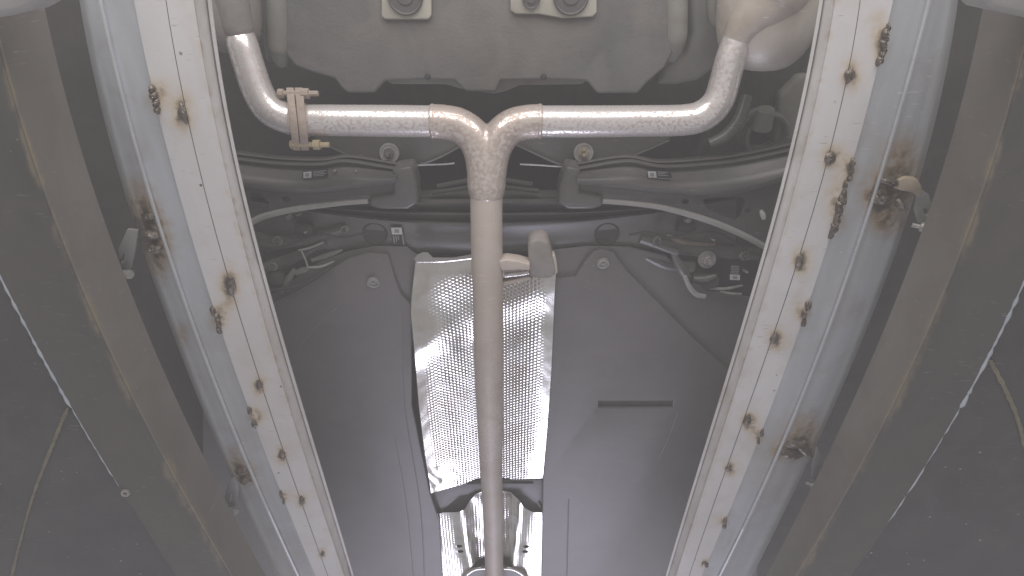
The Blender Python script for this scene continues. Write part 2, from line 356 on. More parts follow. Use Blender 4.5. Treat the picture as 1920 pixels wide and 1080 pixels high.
LW = [(344, 212, 12, 24), (432, 534, 11, 24), (487, 722, 8, 13), (530, 853, 8, 11), (567, 938, 6, 9), (606, 1037, 5, 6)]
LS = [(291, 186, 15, 24), (409, 600, 12, 20), (479, 782, 10, 14), (533, 932, 5, 7)]
fL, railL, beamL, plateL = build_side(LN, +1, LW, LS,
    [(280, 440, 28, 44, 1.1), (258, 395, 30, 56, .6), (300, 484, 20, 44, .55), (455, 888, 26, 18, .9), (440, 860, 20, 30, .4), (340, 630, 14, 22, .45)],
    "pale weld-spotted steel rail running past the bolted exhaust flange", "brown rusty-edged beam outside the rail that passes the exhaust flange", "dark speckled plate with a ring nut beside its pale worn edge")
RW = [(1592, 141, 11, 19), (1556, 295, 12, 15), (1499, 490, 10, 19), (1452, 637, 10, 14), (1401, 789, 10, 12), (1366, 878, 8, 9), (1322, 1058, 9, 6)]
RS = [(1652, 82, 10, 36), (1594, 325, 8, 24), (1572, 400, 12, 42), (1507, 588, 10, 18), (1422, 818, 6, 9), (1358, 980, 7, 6)]
fR, railR, beamR, plateR = build_side(RN, -1, RW, RS,
    [(1680, 352, 46, 30, 1.1), (1692, 300, 34, 44, .6), (1655, 405, 26, 34, .5), (1640, 372, 20, 22, .7), (1500, 838, 40, 20, .95), (1512, 800, 36, 30, .5), (1690, 415, 44, 26, .5), (1470, 850, 24, 12, .5)],
    "pale weld-spotted steel rail passing the rounded silver muffler", "brown rusty-edged beam outside the rail that passes the muffler", "dark plate with a long broken pale streak along its edge and no nut")

# brackets in the gap between rail and beam
def bracket(rail, pts, h, slot, bolt, weldspots):
    slab("bracket", pts, h, .006, M['hose'], rail, holes=[slot], bevel=.001)
    mb = MB(); c = W(bolt[0], bolt[1], h - .008)
    lathe(mb, c, (0.8, 0, -.6), [(.004, -.012), (.004, 0.0), (.0085, .0005), (.0085, .006), (.005, .0075)], 12); mb.build("bracket_bolt", M['bolt'], rail)
    mb = MB()
    for i, (x, y, rx, ry) in enumerate(weldspots): weld_blob(mb, x, y, rx, ry, HP + .014, rot=.2 * i, hgt=.010, seed=90 + i + int(x))
    mb.build("bracket_weld", M['weld'], rail, angle=80)
bracket(railL, [(222, 466), (238, 430), (258, 432), (252, 470), (243, 505), (226, 500)], HP + .03, ell(230, 484, 3, 9, 12, .35), (240, 513), [(283, 405, 12, 8), (284, 440, 16, 9), (292, 466, 15, 8)])
bracket(railL, [(420, 938), (428, 902), (440, 893), (447, 915), (441, 950), (425, 952)], HP + .03, ell(432, 935, 2.5, 10, 12, .25), (440, 958), [(455, 882, 14, 6), (460, 900, 13, 5)])
bracket(railR, [(1716, 395), (1722, 350), (1742, 365), (1750, 395), (1738, 425), (1722, 418)], HP + .03, ell(1736, 397, 4, 7, 12, -.3), (1725, 425), [(1650, 372, 20, 12), (1665, 340, 20, 8), (1690, 385, 14, 9)])
bracket(railR, [(1524, 872), (1532, 838), (1543, 868), (1541, 890), (1530, 905), (1522, 895)], HP + .03, ell(1536, 878, 2.5, 5, 12, -.3), (1521, 909), [(1495, 832, 24, 8), (1482, 850, 22, 8), (1510, 845, 18, 8)])
# burnt cover caps of the right bracket
slab("bracket_cap", [(1678, 340), (1700, 332), (1722, 337), (1731, 352), (1727, 372), (1712, 362), (1690, 358), (1676, 352)], HP + .012, .02, M["scorch"], railR, bevel=.003)

# worn pale edges, smears and the nut of the dark plates
def edge_line(parent, f, s, segs, name, m, h):
    for (y0, y1, w, dx) in segs:
        n = max(5, int((y1 - y0) / 8)); pts = []
        for i in range(n + 1):
            y = y0 + (y1 - y0) * i / n; pts.append((f(y) + dx, y, h, w * (.55 + .6 * random.random()) * (1 if 0 < i < n else .2)))
        mb = MB(); ptube(mb, pts, 8, 2); mb.build(name, m, parent)
edge_line(plateL, fL['low'], 1, [(470, 765, 4.0, 0), (765, 895, 2.0, 0), (897, 912, 1.4, 0)], "worn_edge", M['streak'], HT + .006)
edge_line(plateL, fL['low'], 1, [(945, 1180, 1.3, 6)], "worn_edge", M['streak'], HT + .006)
edge_line(plateR, fR['low'], -1, [(480, 742, 4.4, 0), (735, 765, 5, 0), (766, 815, 2.6, 0), (818, 870, 2.2, 0), (874, 925, 2.6, 0), (930, 978, 2.6, 0)], "worn_edge", M['streak'], HT + .006)
edge_line(plateR, fR['low'], -1, [(985, 1180, 1.2, -12)], "worn_edge", M['streak'], HT + .006)
def smear(parent, f, s, path):
    V = []
    c = curve_pts(path, 14)
    for k, (x, y, w) in enumerate(c):
        w *= .62
        w = w * (.7 + .6 * random.random()); e = max(0, s * (f(y) - x))
        h = (HT + .011 if e < 30 else HT + .010 - .030 * (e - 30) / 390) - .002
        V += [W(x - w, y, h), W(x + w, y, h), W(x + w, y, h + .0035), W(x - w, y, h + .0035)]
    n = len(c); Fc = [(a * 4 + q, a * 4 + (q + 1) % 4, a * 4 + 4 + (q + 1) % 4, a * 4 + 4 + q) for a in range(n - 1) for q in range(4)] + [(0, 1, 2, 3), (4 * n - 4, 4 * n - 3, 4 * n - 2, 4 * n - 1)]
    mb = MB(); mb.add(V, Fc); mb.build("smear", M['ochre'], parent)
smear(plateL, fL['low'], 1, [(127, 764, 5), (112, 800, 6), (92, 850, 6.5), (62, 930, 5), (38, 1015, 4), (22, 1080, 5), (0, 1180, 4)])
smear(plateR, fR['low'], -1, [(1856, 675, 7), (1885, 730, 8), (1908, 785, 7), (1925, 850, 6), (1950, 940, 6)])
mb = MB(); c = W(238, 921, HT + .006); lathe(mb, c, (.1, -.2, -1), [(.0035, .002), (.0042, .008), (.008, .008), (.009, .004), (.009, 0)], 16); mb.build("ring_nut", M['bolt'], plateL)
# ledges at the far rear ends of the beams
slab("end_ledge", [(-40, -60), (75, -60), (70, 5), (40, 22), (0, 30), (-40, 40)], HT - .04, .05, M['hose'], beamL, bevel=.006)
slab("end_ledge", [(1846, -60), (1990, -60), (1990, 45), (1910, 28), (1862, 18), (1846, 2)], HT - .04, .05, M['hose'], beamR, bevel=.006)

# ------------------------------------------------------------------ the car, seen from below
car = empty("car", (0, 1.0, CZ + 1.45)); tag(car, "underside of a car with dark plastic covers and embossed foil heat shields", "car")
bmf = MB(); z = CZ + 1.42
V = [(-2.2, -1.6, z), (2.2, -1.6, z), (2.2, 6.5, z), (-2.2, 6.5, z)]; V += [(a, b, c + .03) for a, b, c in V]
bmf.add(V, [(0, 1, 2, 3), (7, 6, 5, 4), (0, 4, 5, 1), (1, 5, 6, 2), (2, 6, 7, 3), (3, 7, 4, 0)]); bmf.build("floor_pan", M['dark'], car)
# rear: tank cover, pads, ribs
slab("tank_cover", [(532, -130), (534, 100), (552, 124), (590, 138), (628, 148), (640, 166), (652, 175), (702, 175), (722, 152), (790, 150), (852, 151), (872, 172), (930, 174), (938, 151), (1020, 150), (1100, 152), (1120, 176), (1196, 176), (1214, 155), (1246, 128), (1262, 98), (1262, -130)], 1.13, .12, M['tank'], car, bevel=.006)
slab("seam_lip", [(705, 138), (735, 158), (835, 158), (862, 166), (925, 176), (945, 172), (975, 160), (1090, 158), (1120, 138)], 1.155, .01, M['body'], car, bevel=.002)
slab("pad", [(715, -60), (809, -60), (809, 30), (803, 37), (722, 37), (715, 31)], 1.122, .006, M['pad'], car, bevel=.003)
slab("pad", [(957, -60), (1119, -60), (1119, 24), (1112, 32), (1055, 35), (1010, 27), (966, 27), (957, 20)], 1.122, .006, M['pad'], car, bevel=.003)
def plug(x, y, r, ph=1.118):
    mb = MB(); c = W(x, y, ph); q = r * mpp(x, y, ph)
    lathe(mb, c, (0, 0, 1), [(q, .004), (q, 0), (q * .93, -.003), (q * .86, -.002), (q * .84, .001), (q * .5, .001), (q * .45, -.001), (.0001, -.001)], 36); mb.build("rubber_plug", M['hole'], car)
plug(759, -8, 34); plug(996, -2, 17); plug(1071, -8, 34)
for (x, y) in ((802, 144), (1019, 144)):
    mb = MB(); lathe(mb, W(x, y, 1.13), (0, 0, -1), [(.006, -.004), (.006, .003), (.0035, .004), (.0035, .012), (.0001, .013)], 14); mb.build("stud", M['sticker'], car)
mb = MB(); ptube(mb, [(522, -130, 1.14, 21), (522, 60, 1.14, 21), (523, 95, 1.145, 19), (528, 120, 1.16, 10)], 18, 6); mb.build("side_rib", M['body'], car)
mb = MB(); ptube(mb, [(1268, -130, 1.14, 21), (1268, 40, 1.14, 21), (1266, 80, 1.145, 19), (1258, 108, 1.16, 12)], 18, 6); mb.build("side_rib", M['body'], car)
slab("body_panel", [(455, -130), (508, -130), (506, 60), (506, 120), (498, 112), (490, 62), (470, 45), (452, 30)], 1.22, .05, M['body'], car, bevel=.008)
slab("body_panel", [(1290, -130), (1400, -130), (1378, 20), (1366, 80), (1350, 122), (1310, 152), (1270, 160), (1230, 160), (1250, 128), (1288, 105), (1300, 60)], 1.20, .05, M['body'], car, bevel=.012)
mb = MB(); ptube(mb, [(1342, -40, 1.15, 14), (1338, 20, 1.15, 13), (1344, 40, 1.15, 12), (1356, 28, 1.15, 10), (1372, 12, 1.15, 12)], 14, 6); mb.build("hanger_rod", M['body'], car)
slab("wheel_liner", [(1388, 90), (1520, 90), (1500, 160), (1480, 190), (1460, 260), (1470, 300), (1300, 300), (1330, 240), (1375, 180)], 1.28, .04, M['dark'], car, bevel=.01)
slab("wheel_liner", [(1500, 140), (1530, 140), (1480, 300), (1450, 300), (1462, 180), (1480, 160)], 1.24, .03, M['body'], car, bevel=.01)

# suspension members
def rows_loft(name, rows, m, parent, th=.03, n=40, angle=40):
    """rows: (list of (x, y), h) from rear to front; interpolated along x; closed by a back sheet"""
    V = []; K = len(rows)
    for pts, h in rows:
        xs = [p[0] for p in pts]; 
        c = curve_pts(pts, 10); cx = np.array([p[0] for p in c]); cy = np.array([p[1] for p in c])
        for i in range(n + 1):
            t = i / n; x = xs[0] + (xs[-1] - xs[0]) * t
            y = np.interp(x, cx, cy) if xs[-1] > xs[0] else np.interp(-x, -cx, cy)
            V.append(W(x, y, h))
    off_ = len(V); V += [p + Vector((0, 0, th)) for p in V]
    Fc = []
    for r in range(K - 1):
        for i in range(n):
            a = r * (n + 1) + i; Fc.append((a, a + 1, a + n + 2, a + n + 1)); Fc.append((a + off_, a + n + 1 + off_, a + n + 2 + off_, a + 1 + off_))
    for i in range(n):
        for r in (0, K - 1):
            a = r * (n + 1) + i; Fc.append((a, a + 1, a + 1 + off_, a + off_))
    for r in range(K - 1):
        for i in (0, n):
            a = r * (n + 1) + i; b = a + n + 1; Fc.append((a, b, b + off_, a + off_))
    mb = MB(); mb.add(V, Fc); return mb.build(name, m, parent, angle=angle)
def sh(pts, dy): return [(x, y + dy) for x, y in pts]
lt = [(430, 296), (520, 306), (600, 308), (650, 302), (742, 316)]; lr = [(430, 338), (520, 350), (580, 354), (650, 347), (742, 335)]
rt = [(1082, 316), (1175, 302), (1240, 312), (1330, 307), (1400, 298), (1500, 277)]; rr = [(1082, 337), (1180, 346), (1250, 354), (1330, 357), (1400, 350), (1500, 321)]
def mid(a, b, t, k=30):
    xs = np.linspace(a[0][0], a[-1][0], 9); ca = np.array(curve_pts(a, 10)); cb = np.array(curve_pts(b, 10))
    return [(x, np.interp(x, ca[:, 0], ca[:, 1]) * (1 - t) + np.interp(x, cb[:, 0], cb[:, 1]) * t) for x in xs]
def arm(top, ridge, flange, holes):
    o = rows_loft("control_arm", [(sh(top, -6), 1.20), (sh(top, -1), 1.152), (sh(top, 2), 1.148), (sh(top, 6), 1.158), (mid(top, ridge, .3), 1.150), (mid(top, ridge, .6), 1.135), (mid(top, ridge, .85), 1.122), (ridge, 1.119), (sh(ridge, 5), 1.126), (sh(ridge, 9), 1.145), (sh(ridge, 13), 1.17)], M['arm'], car)
    slab("arm_flange", flange, 1.150, .004, M['arm'], o, holes=holes, bevel=.001)
    return o
armL = arm(lt, lr, [(430, 345), (520, 352), (580, 356), (650, 349), (742, 338), (742, 368), (690, 373), (640, 379), (560, 389), (500, 402), (430, 424)], [ell(536, 373, 8, 5), [(452, 366), (470, 362), (490, 366), (504, 380), (505, 392), (498, 398), (470, 406), (452, 410)]])
armR = arm(rt, rr, [(1082, 340), (1180, 348), (1250, 356), (1330, 359), (1400, 352), (1500, 326), (1500, 470), (1425, 452), (1400, 436), (1330, 412), (1250, 388), (1190, 381), (1130, 374), (1082, 366)], [ell(1285, 378, 7, 5), ell(1402, 395, 6, 4.5), [(1318, 376), (1326, 371), (1388, 369), (1397, 374), (1396, 382), (1388, 406), (1380, 412), (1368, 410), (1326, 392)]])
mb = MB(); ptube(mb, [(470, 417, 1.13, 6), (500, 404, 1.13, 6), (560, 391, 1.13, 5.6), (640, 381, 1.13, 5), (690, 377, 1.13, 5)], 12, 8); mb.build("rubber_hose", M['hose'], car)
mb = MB(); ptube(mb, [(1130, 377, 1.13, 5), (1190, 382, 1.13, 5), (1250, 391, 1.13, 5.5), (1330, 414, 1.13, 6), (1390, 439, 1.13, 6), (1440, 466, 1.13, 6)], 12, 8); mb.build("rubber_hose", M['hose'], car)
bow = lambda y0, k=16: [(x, y0 - k * ((x - 915) / 265) ** 2) for x in (470, 580, 660, 740, 820, 915, 1010, 1090, 1170, 1260, 1380)]
rows_loft("crossmember", [(bow(366, 4), 1.24), (bow(378, 4), 1.185), (bow(380.5, 4), 1.179), (bow(383, 4), 1.188), (bow(397, 8), 1.215), (bow(400, 9), 1.186), (bow(402, 9), 1.182), (bow(406, 10), 1.192), (bow(416, 15), 1.205), (bow(419, 16), 1.183), (bow(422, 16), 1.178), (bow(428, 14), 1.185), (bow(450, 10), 1.188), (bow(470, 4), 1.19), (bow(478, 2), 1.21), (bow(486, 0), 1.25)], M['arm'], car, n=60)
for x in (704, 1138):
    mb = MB(); lathe(mb, W(x, 438, 1.187), (0, 0, -1), [(.030, -.004), (.030, .0015), (.027, .003), (.024, .0005), (.0001, .0005)], 28); mb.build("blanking_plug", M['dark'], car)
# brace plates behind the bolts, with folded edges
def brace(pts, edge):
    o = slab("brace_plate", pts, 1.215, .02, M['arm'], car, bevel=.003)
    mb = MB(); ptube(mb, [(x, y, 1.212, 2.0) for x, y in edge], 8, 6); mb.build("folded_edge", M['arm'], o)
brace([(560, 236), (905, 236), (880, 264), (830, 292), (790, 308), (755, 318), (720, 318), (690, 308), (640, 285), (600, 266)], [(600, 266), (650, 290), (695, 310), (735, 319), (780, 311), (830, 292), (880, 264)])
brace([(935, 236), (1290, 236), (1250, 264), (1200, 287), (1150, 308), (1110, 318), (1080, 318), (1040, 304), (1000, 286), (965, 270)], [(965, 270), (1010, 291), (1050, 308), (1095, 318), (1140, 311), (1200, 287), (1255, 263)])
def washer_bolt(x, y, h, r, m2, tilt=(0, -.2, -1), parent=None):
    q = r * mpp(x, y, h); parent = parent or car
    mb = MB(); lathe(mb, W(x, y, h), tilt, [(q * .5, -.004), (q, -.004), (q, 0), (q * .93, .0025), (q * .80, .0025), (q * .7, .0006), (q * .01, .0006)], 32); o = mb.build("washer", M['bolt'], parent)
    mb = MB(); lathe(mb, W(x, y, h - .0007), tilt, [(q * .55, 0), (q * .55, .008), (q * .45, .010), (q * .28, .010), (q * .28, .024), (q * .22, .026), (.0001, .026)], 6); mb.build("bolt", m2, o)
washer_bolt(730, 287, 1.205, 19, M['arm']); washer_bolt(1094, 287, 1.205, 19, M['rusty'])
washer_bolt(1326, 487, 1.16, 17, M['bolt']); washer_bolt(1468, 98, 1.2, 15, M['arm'])
mb = MB()
for y in (281, 291): lathe(mb, W(1095, y, 1.175), (0, -.1, -1), [(.0045, -.012), (.0045, 0), (.003, .002)], 10)
mb.build("grease_nipple", M['brass'], car)
for (a, b) in (((700, 345), (750, 395)),):
    pass
slab("bushing_housing", [(734, 318), (772, 312), (782, 345), (784, 382), (765, 394), (715, 394), (692, 388), (692, 372), (738, 366)], 1.135, .06, M['arm'], car, bevel=.008)
slab("bushing_housing", [(1062, 312), (1090, 318), (1086, 362), (1130, 370), (1132, 386), (1110, 394), (1065, 394), (1046, 382), (1050, 345)], 1.135, .06, M['arm'], car, bevel=.008)
for pts in ([(772, 311), (800, 309), (830, 308), (852, 306)], [(975, 308), (1000, 309), (1030, 311), (1055, 313)]):
    mb = MB(); ptube(mb, [(x, y, 1.19, 1.6) for x, y in pts], 8, 3); mb.build("edge_highlight", M['bolt'], car)  # added pale rods, their colour stands in for highlights on narrow edges
for pts in ([(820, 349), (884, 337)], [(810, 361), (884, 350)], [(944, 337), (998, 345)], [(944, 350), (1010, 358)]):
    mb = MB(); ptube(mb, [(x, y, 1.2, 4.5) for x, y in pts], 10, 1); mb.build("stiffening_rib", M['dark'], car)
# coil spring and damper beside the muffler
mb = MB(); c = W(1432, 250, 1.24); pts = []
for i in range(110):
    a = i * 2 * math.pi / 22; pts.append(c + Vector((.045 * math.cos(a), .045 * math.sin(a), .016 * (a / (2 * math.pi)) - .03)))
tube3(mb, pts, [.0065] * len(pts), 8); mb.build("coil_spring", M['arm'], car)
mb = MB(); ptube(mb, [(1436, 205, 1.2, 16), (1428, 240, 1.21, 18)], 16, 3); mb.build("bump_stop", M['body'], car)
mb = MB(); ptube(mb, [(1330, 270, 1.19, 10), (1360, 255, 1.19, 12), (1385, 225, 1.2, 12), (1400, 180, 1.22, 11)], 14, 6); mb.build("damper", M['arm'], car)

# links, brackets and pipes at the cover's rear edge
def bits(name, m, h, *paths):
    for p in paths:
        mb = MB(); ptube(mb, [(x, y, h, w) for x, y, w in p], 10, 5); mb.build(name, m, car)
bits("brake_line", M['hose'], 1.15, [(560, 469, 1.6), (580, 465, 2), (607, 454, 1.6)], [(576, 501, 2), (600, 500, 2.5), (626, 490, 1.6)], [(565, 470, 1.6), (574, 490, 1.6), (577, 502, 1.6)])
bits("bracket_arm", M['body'], 1.16, [(585, 488, 4), (615, 478, 5), (642, 468, 2)], [(528, 548, 2), (540, 525, 6), (552, 506, 4)], [(555, 512, 5), (570, 506, 6), (580, 503, 3)])
bits("tow_hook", M['hose'], 1.13, [(1284, 518, 4), (1293, 538, 5), (1306, 552, 5), (1322, 556, 4.5)])
bits("bracket_arm", M['arm'], 1.15, [(1226, 459, 3), (1245, 466, 5), (1270, 474, 6)], [(1262, 474, 5), (1275, 500, 9), (1288, 520, 8)], [(1300, 522, 4), (1320, 523, 7), (1342, 517, 4)])
bits("brake_line", M['bolt'], 1.16, [(1330, 540, 2.5), (1360, 541, 3), (1392, 535, 2)], [(1350, 546, 2), (1370, 550, 2.5), (1390, 551, 2)])
bits("rusty_lever", M['rusty'], 1.19, [(1250, 440, 4), (1275, 452, 7), (1305, 458, 6), (1340, 459, 3)])
bits("rusty_lever", M['rusty'], 1.2, [(1188, 421, 4), (1198, 424, 5)])
bits("hinge_pin", M['body'], 1.17, [(540, 402, 8), (546, 408, 8)], [(1286, 408, 8), (1292, 413, 8)])
bits("clip", M['paper'], 1.14, [(1427, 395, 3), (1430, 402, 5), (1432, 410, 4)])
for (x, y, r) in ((558, 403, 2), (572, 436, 2), (668, 321, 2.5), (628, 320, 2.5), (1338, 450, 2), (1400, 510, 2.6)):
    mb = MB(); lathe(mb, W(x, y, 1.14), (0, -.3, -1), [(.0001, .004), (r * .0011, .003), (r * .0012, -.02), (.0001, -.021)], 10); mb.build("rivet", M['bolt'], car)

bits("trailing_link", M['arm'], 1.19, [(470, 440, 14), (520, 452, 13), (580, 446, 12), (650, 424, 10)], [(476, 520, 10), (510, 500, 14), (560, 478, 10), (610, 452, 8)], [(1200, 446, 10), (1260, 462, 13), (1330, 470, 13), (1420, 474, 14)], [(1210, 480, 8), (1250, 496, 11), (1300, 500, 12)])
bits("rubber_boot", M['dark'], 1.17, [(508, 512, 12), (520, 520, 17), (532, 530, 12)], [(1296, 524, 12), (1318, 526, 19), (1344, 524, 13)], [(556, 424, 10), (572, 428, 13), (588, 430, 9)], [(1270, 424, 10), (1286, 426, 13), (1302, 428, 9)])
bits("sensor_cable", M['dark'], 1.15, [(500, 470, 2.5), (540, 460, 2.5), (600, 440, 2.5), (640, 445, 2.5), (690, 436, 2.5)], [(1180, 440, 2.5), (1215, 436, 2.5), (1260, 446, 2.5), (1340, 436, 2.5), (1400, 470, 2.5)], [(505, 545, 2.5), (560, 535, 3), (620, 500, 2.5)])
for x, y, r in ((520, 452, 9), (646, 430, 7), (1232, 452, 8), (1396, 480, 9), (512, 500, 8)):
    washer_bolt(x, y, 1.165, r, M['arm'])
# stickers: black ground, blank white field, print lines
def sticker(parent, h, o, u, v, field, lines):
    """o: corner, u/v: photo-direction edge vectors"""
    at = lambda a, b, e: W(o[0] + u[0] * a + v[0] * b, o[1] + u[1] * a + v[1] * b, h) - Vector((0, 0, e))
    mb = MB()
    def quad(a0, b0, a1, b1, e, mi):
        V = [at(a0, b0, e), at(a1, b0, e), at(a1, b1, e), at(a0, b1, e)]; V += [p + Vector((0, 0, .0005)) for p in V]
        mb.add(V, [(0, 1, 2, 3), (7, 6, 5, 4), (0, 4, 5, 1), (1, 5, 6, 2), (2, 6, 7, 3), (3, 7, 4, 0)], mi)
    quad(0, 0, 1, 1, .0006, 0); a0, b0, a1, b1 = field; quad(a0, b0, a1, b1, .0012, 1)
    quad(a0 + (a1 - a0) * .28, b0 + (b1 - b0) * .25, a0 + (a1 - a0) * .72, b0 + (b1 - b0) * .75, .0018, 2)
    for l in lines: quad(*l, .0012, 2)
    s = mb.build("sticker", [M['sticker'], M['paper'], M['print']], parent, smooth=False)
    s["label"] = "small black and white label"
sticker(armL, 1.132, (567, 321), (48, -4), (0, 14), (.04, .1, .36, .95), [(.42, .1 + .2 * i, .95 - .1 * (i % 2), .2 + .2 * i) for i in range(4)])
sticker(armR, 1.132, (1212, 319), (46, 2), (2, 15), (.04, .1, .38, .9), [(.44, .1 + .2 * i, .85 - .1 * (i % 2), .2 + .2 * i) for i in range(3)] + [(.4, .9, 1, .98)])
sticker(car, 1.18, (732, 425), (22, 0), (5, 34), (.05, .04, .95, .42), [(.1 + .2 * i, .48, .2 + .2 * i, .9 - .1 * i) for i in range(3)] + [(.88, .46, .98, .98)])
sticker(car, 1.15, (1368, 496), (21, 1), (-1, 29), (.05, .62, .95, .97), [(.1, .05 + .11 * i, .85, .11 + .11 * i) for i in range(5)])

# plastic undercovers
ucL = slab("undercover", [(380, 640), (500, 575), (560, 545), (610, 512), (650, 486), (690, 474), (728, 478), (740, 520), (752, 552), (772, 572), (772, 760), (806, 925), (824, 980), (836, 1200), (380, 1200)], 1.17, .012, M['cover'], car, bevel=.003)
slot = [(1122, 752), (1262, 752), (1262, 766), (1122, 766)]
ucR = slab("undercover", [(1034, 560), (1040, 524), (1078, 520), (1098, 488), (1112, 472), (1130, 467), (1152, 474), (1176, 508), (1220, 552), (1290, 625), (1370, 700), (1420, 750), (1420, 1200), (1014, 1200), (1018, 900), (1028, 740)], 1.17, .012, M['cover'], car, holes=[slot], bevel=.003)
slab("slot_floor", [(1112, 744), (1272, 744), (1272, 776), (1112, 776)], 1.184, .004, M['cover'], ucR)
slab("rear_undercover", [(460, 600), (520, 545), (600, 490), (650, 472), (700, 462), (760, 462), (785, 480), (790, 640), (700, 640), (460, 720)], 1.181, .006, M['cover'], car, bevel=.003)
slab("rear_undercover", [(1030, 470), (1100, 462), (1180, 463), (1250, 480), (1300, 540), (1420, 560), (1420, 800), (1330, 760), (1150, 600), (1030, 600)], 1.181, .006, M['cover'], car, bevel=.003)
for x, y in ((700, 530), (1131, 494)):
    mb = MB(); q = 12 * mpp(x, y, 1.165); lathe(mb, W(x, y, 1.168), (0.1, .25, -1), [(q, -.004), (q, .003), (q * .9, .005), (q * .72, .005), (q * .62, .001), (q * .3, .001), (q * .25, .003), (.0001, .003)], 28); mb.build("push_rivet", M['hose'], ucL if x < 900 else ucR)
for par, p in ((ucL, [(756, 590), (760, 760), (790, 960), (800, 1190)]), (ucL, [(742, 820), (765, 960), (785, 1190)]), (ucR, [(1066, 935), (1064, 1010), (1060, 1190)]), (ucR, [(1272, 770), (1258, 810), (1236, 860)]), (ucL, [(648, 560), (600, 605), (556, 655)])):
    mb = MB(); ptube(mb, [(x, y, 1.1722, 2.0) for x, y in p], 8, 6); mb.build("crease", M['cover'], par)
# tunnel panel above the shields
slab("tunnel_panel", [(770, 560), (1045, 560), (1040, 900), (1030, 1200), (815, 1200), (800, 930)], 1.204, .010, M['cover'], car)
slab("tunnel_crossbar", [(806, 905), (1020, 898), (1020, 930), (1006, 945), (990, 932), (960, 924), (890, 924), (862, 930), (842, 948), (826, 960)], 1.195, .012, M['cover'], car, bevel=.004)
mb = MB(); ptube(mb, [(875, 907, 1.192, 1.6), (930, 906, 1.192, 1.8), (1000, 906, 1.192, 1.6)], 8, 4); mb.build("bead", M['cover'], car)
for p in ([(828, 958), (840, 938), (858, 928), (880, 924)], [(965, 924), (990, 926), (1006, 938), (1016, 956)]):
    mb = MB(); ptube(mb, [(x, y, 1.2, 3) for x, y in p], 10, 6); mb.build("bead", M['body'], car)

# embossed foil heat shields: sheets with real dimples
def foil(name, left, right, top, bottom, hfun, nu, nv, parent, holes=(), dimple=None, pitch=.0090):
    li = lambda y: np.interp(y, [p[1] for p in left], [p[0] for p in left]); ri = lambda y: np.interp(y, [p[1] for p in right], [p[0] for p in right])
    V = []; px = []
    for j in range(nv + 1):
        for i in range(nu + 1):
            u = i / nu; v = j / nv
            y0 = np.interp(u, [p[0] for p in top], [p[1] for p in top]); y1 = np.interp(u, [p[0] for p in bottom], [p[1] for p in bottom])
            y = y0 + (y1 - y0) * v; x = li(y) + (ri(y) - li(y)) * u
            p = W(x, y, hfun(u, v, x, y)); a = dimple(u, v, x, y)
            k = 2 * math.pi / pitch
            d = (math.cos(k * p.x) + math.cos(k * (.5 * p.x + .866 * p.y)) + math.cos(k * (.5 * p.x - .866 * p.y))) / 3
            p = p + Vector((0, 0, a * d)); V.append(p); px.append((x, y))
    Fc = []
    for j in range(nv):
        for i in range(nu):
            a = j * (nu + 1) + i; cx = (px[a][0] + px[a + nu + 2][0]) / 2; cy = (px[a][1] + px[a + nu + 2][1]) / 2
            if any(((cx - hx) / rx) ** 2 + ((cy - hy) / ry) ** 2 < 1 for hx, hy, rx, ry in holes): continue
            Fc.append((a, a + 1, a + nu + 2, a + nu + 1))
    mb = MB(); mb.add(V, Fc); o = mb.build(name, M['foil'], parent, angle=180, recalc=False)
    sm = o.modifiers.new("sheet", 'SOLIDIFY'); sm.thickness = .0008; sm.offset = 1
    return o
sstep = lambda a, b, x: (lambda t: t * t * (3 - 2 * t))(min(1, max(0, (x - a) / (b - a))))
def bumpn(x, y):
    return math.sin(x * .21 + 1.3 * math.sin(y * .13)) * math.sin(y * .24 + 1.1 * math.sin(x * .11 + 2))
def h1(u, v, x, y):
    t = sstep(.10, .42, u) * (1 - sstep(.62, .93, u))
    h = 1.160 + .020 * t * (.35 + .65 * sstep(.05, .35, v))
    h += .014 * (1 - sstep(0, .07, v)) * (1 if u < .5 else .3)
    h -= .010 * math.exp(-((v - .13 - .25 * (1 - u)) / .07) ** 2)
    c = max(sstep(.86, .95, v) * max(1 - sstep(.16, .36, u), sstep(.80, .9, u)), .35 * math.exp(-((v - .33) / .05) ** 2) * (1 - sstep(.08, .2, u)))
    h += .0008 * c * bumpn(x, y)
    return h + 0.0004 * bumpn(x * .35, y * .3) + .00012 * bumpn(x * .9 + 3, y * .8)
def d1(u, v, x, y):
    e = sstep(.05, .14, u) * (1 - sstep(.88, .96, u)) * sstep(.05, .12, v)
    if v > .84: e *= 1 - sstep(.86, .92, v) * max(1 - sstep(.16, .36, u), sstep(.80, .9, u))
    if v < .42: e *= .35 + .65 * max(sstep(.12, .28, u) * (1 - sstep(.3, .4, v)), sstep(.45, .6, u))
    return (.00075 + .00045 * sstep(.4, .7, v)) * e
sh1 = foil("heat_shield", [(779, 488), (771, 560), (770, 590), (775, 640), (785, 760), (796, 850), (808, 925)], [(1043, 505), (1040, 560), (1034, 700), (1027, 800), (1018, 900)], [(0, 489), (.4, 483), (1, 486)], [(0, 925), (.3, 908), (.42, 897), (.6, 894), (.75, 899), (1, 897)], h1, 280, 600, car, dimple=d1)
sh1["label"] = "long embossed foil sheet behind the straight pipe"
mb = MB(); ptube(mb, [(782, 490, 1.155, 3.2), (830, 489, 1.155, 3), (888, 483, 1.155, 2.6)], 10, 4); mb.build("rolled_edge", M['foil'], sh1)
slab("mounting_tab", [(776, 486), (782, 478), (792, 474), (802, 474), (812, 484), (850, 484), (884, 478), (886, 483), (840, 489), (780, 490)], 1.150, .004, M['hose'], sh1, bevel=.001)
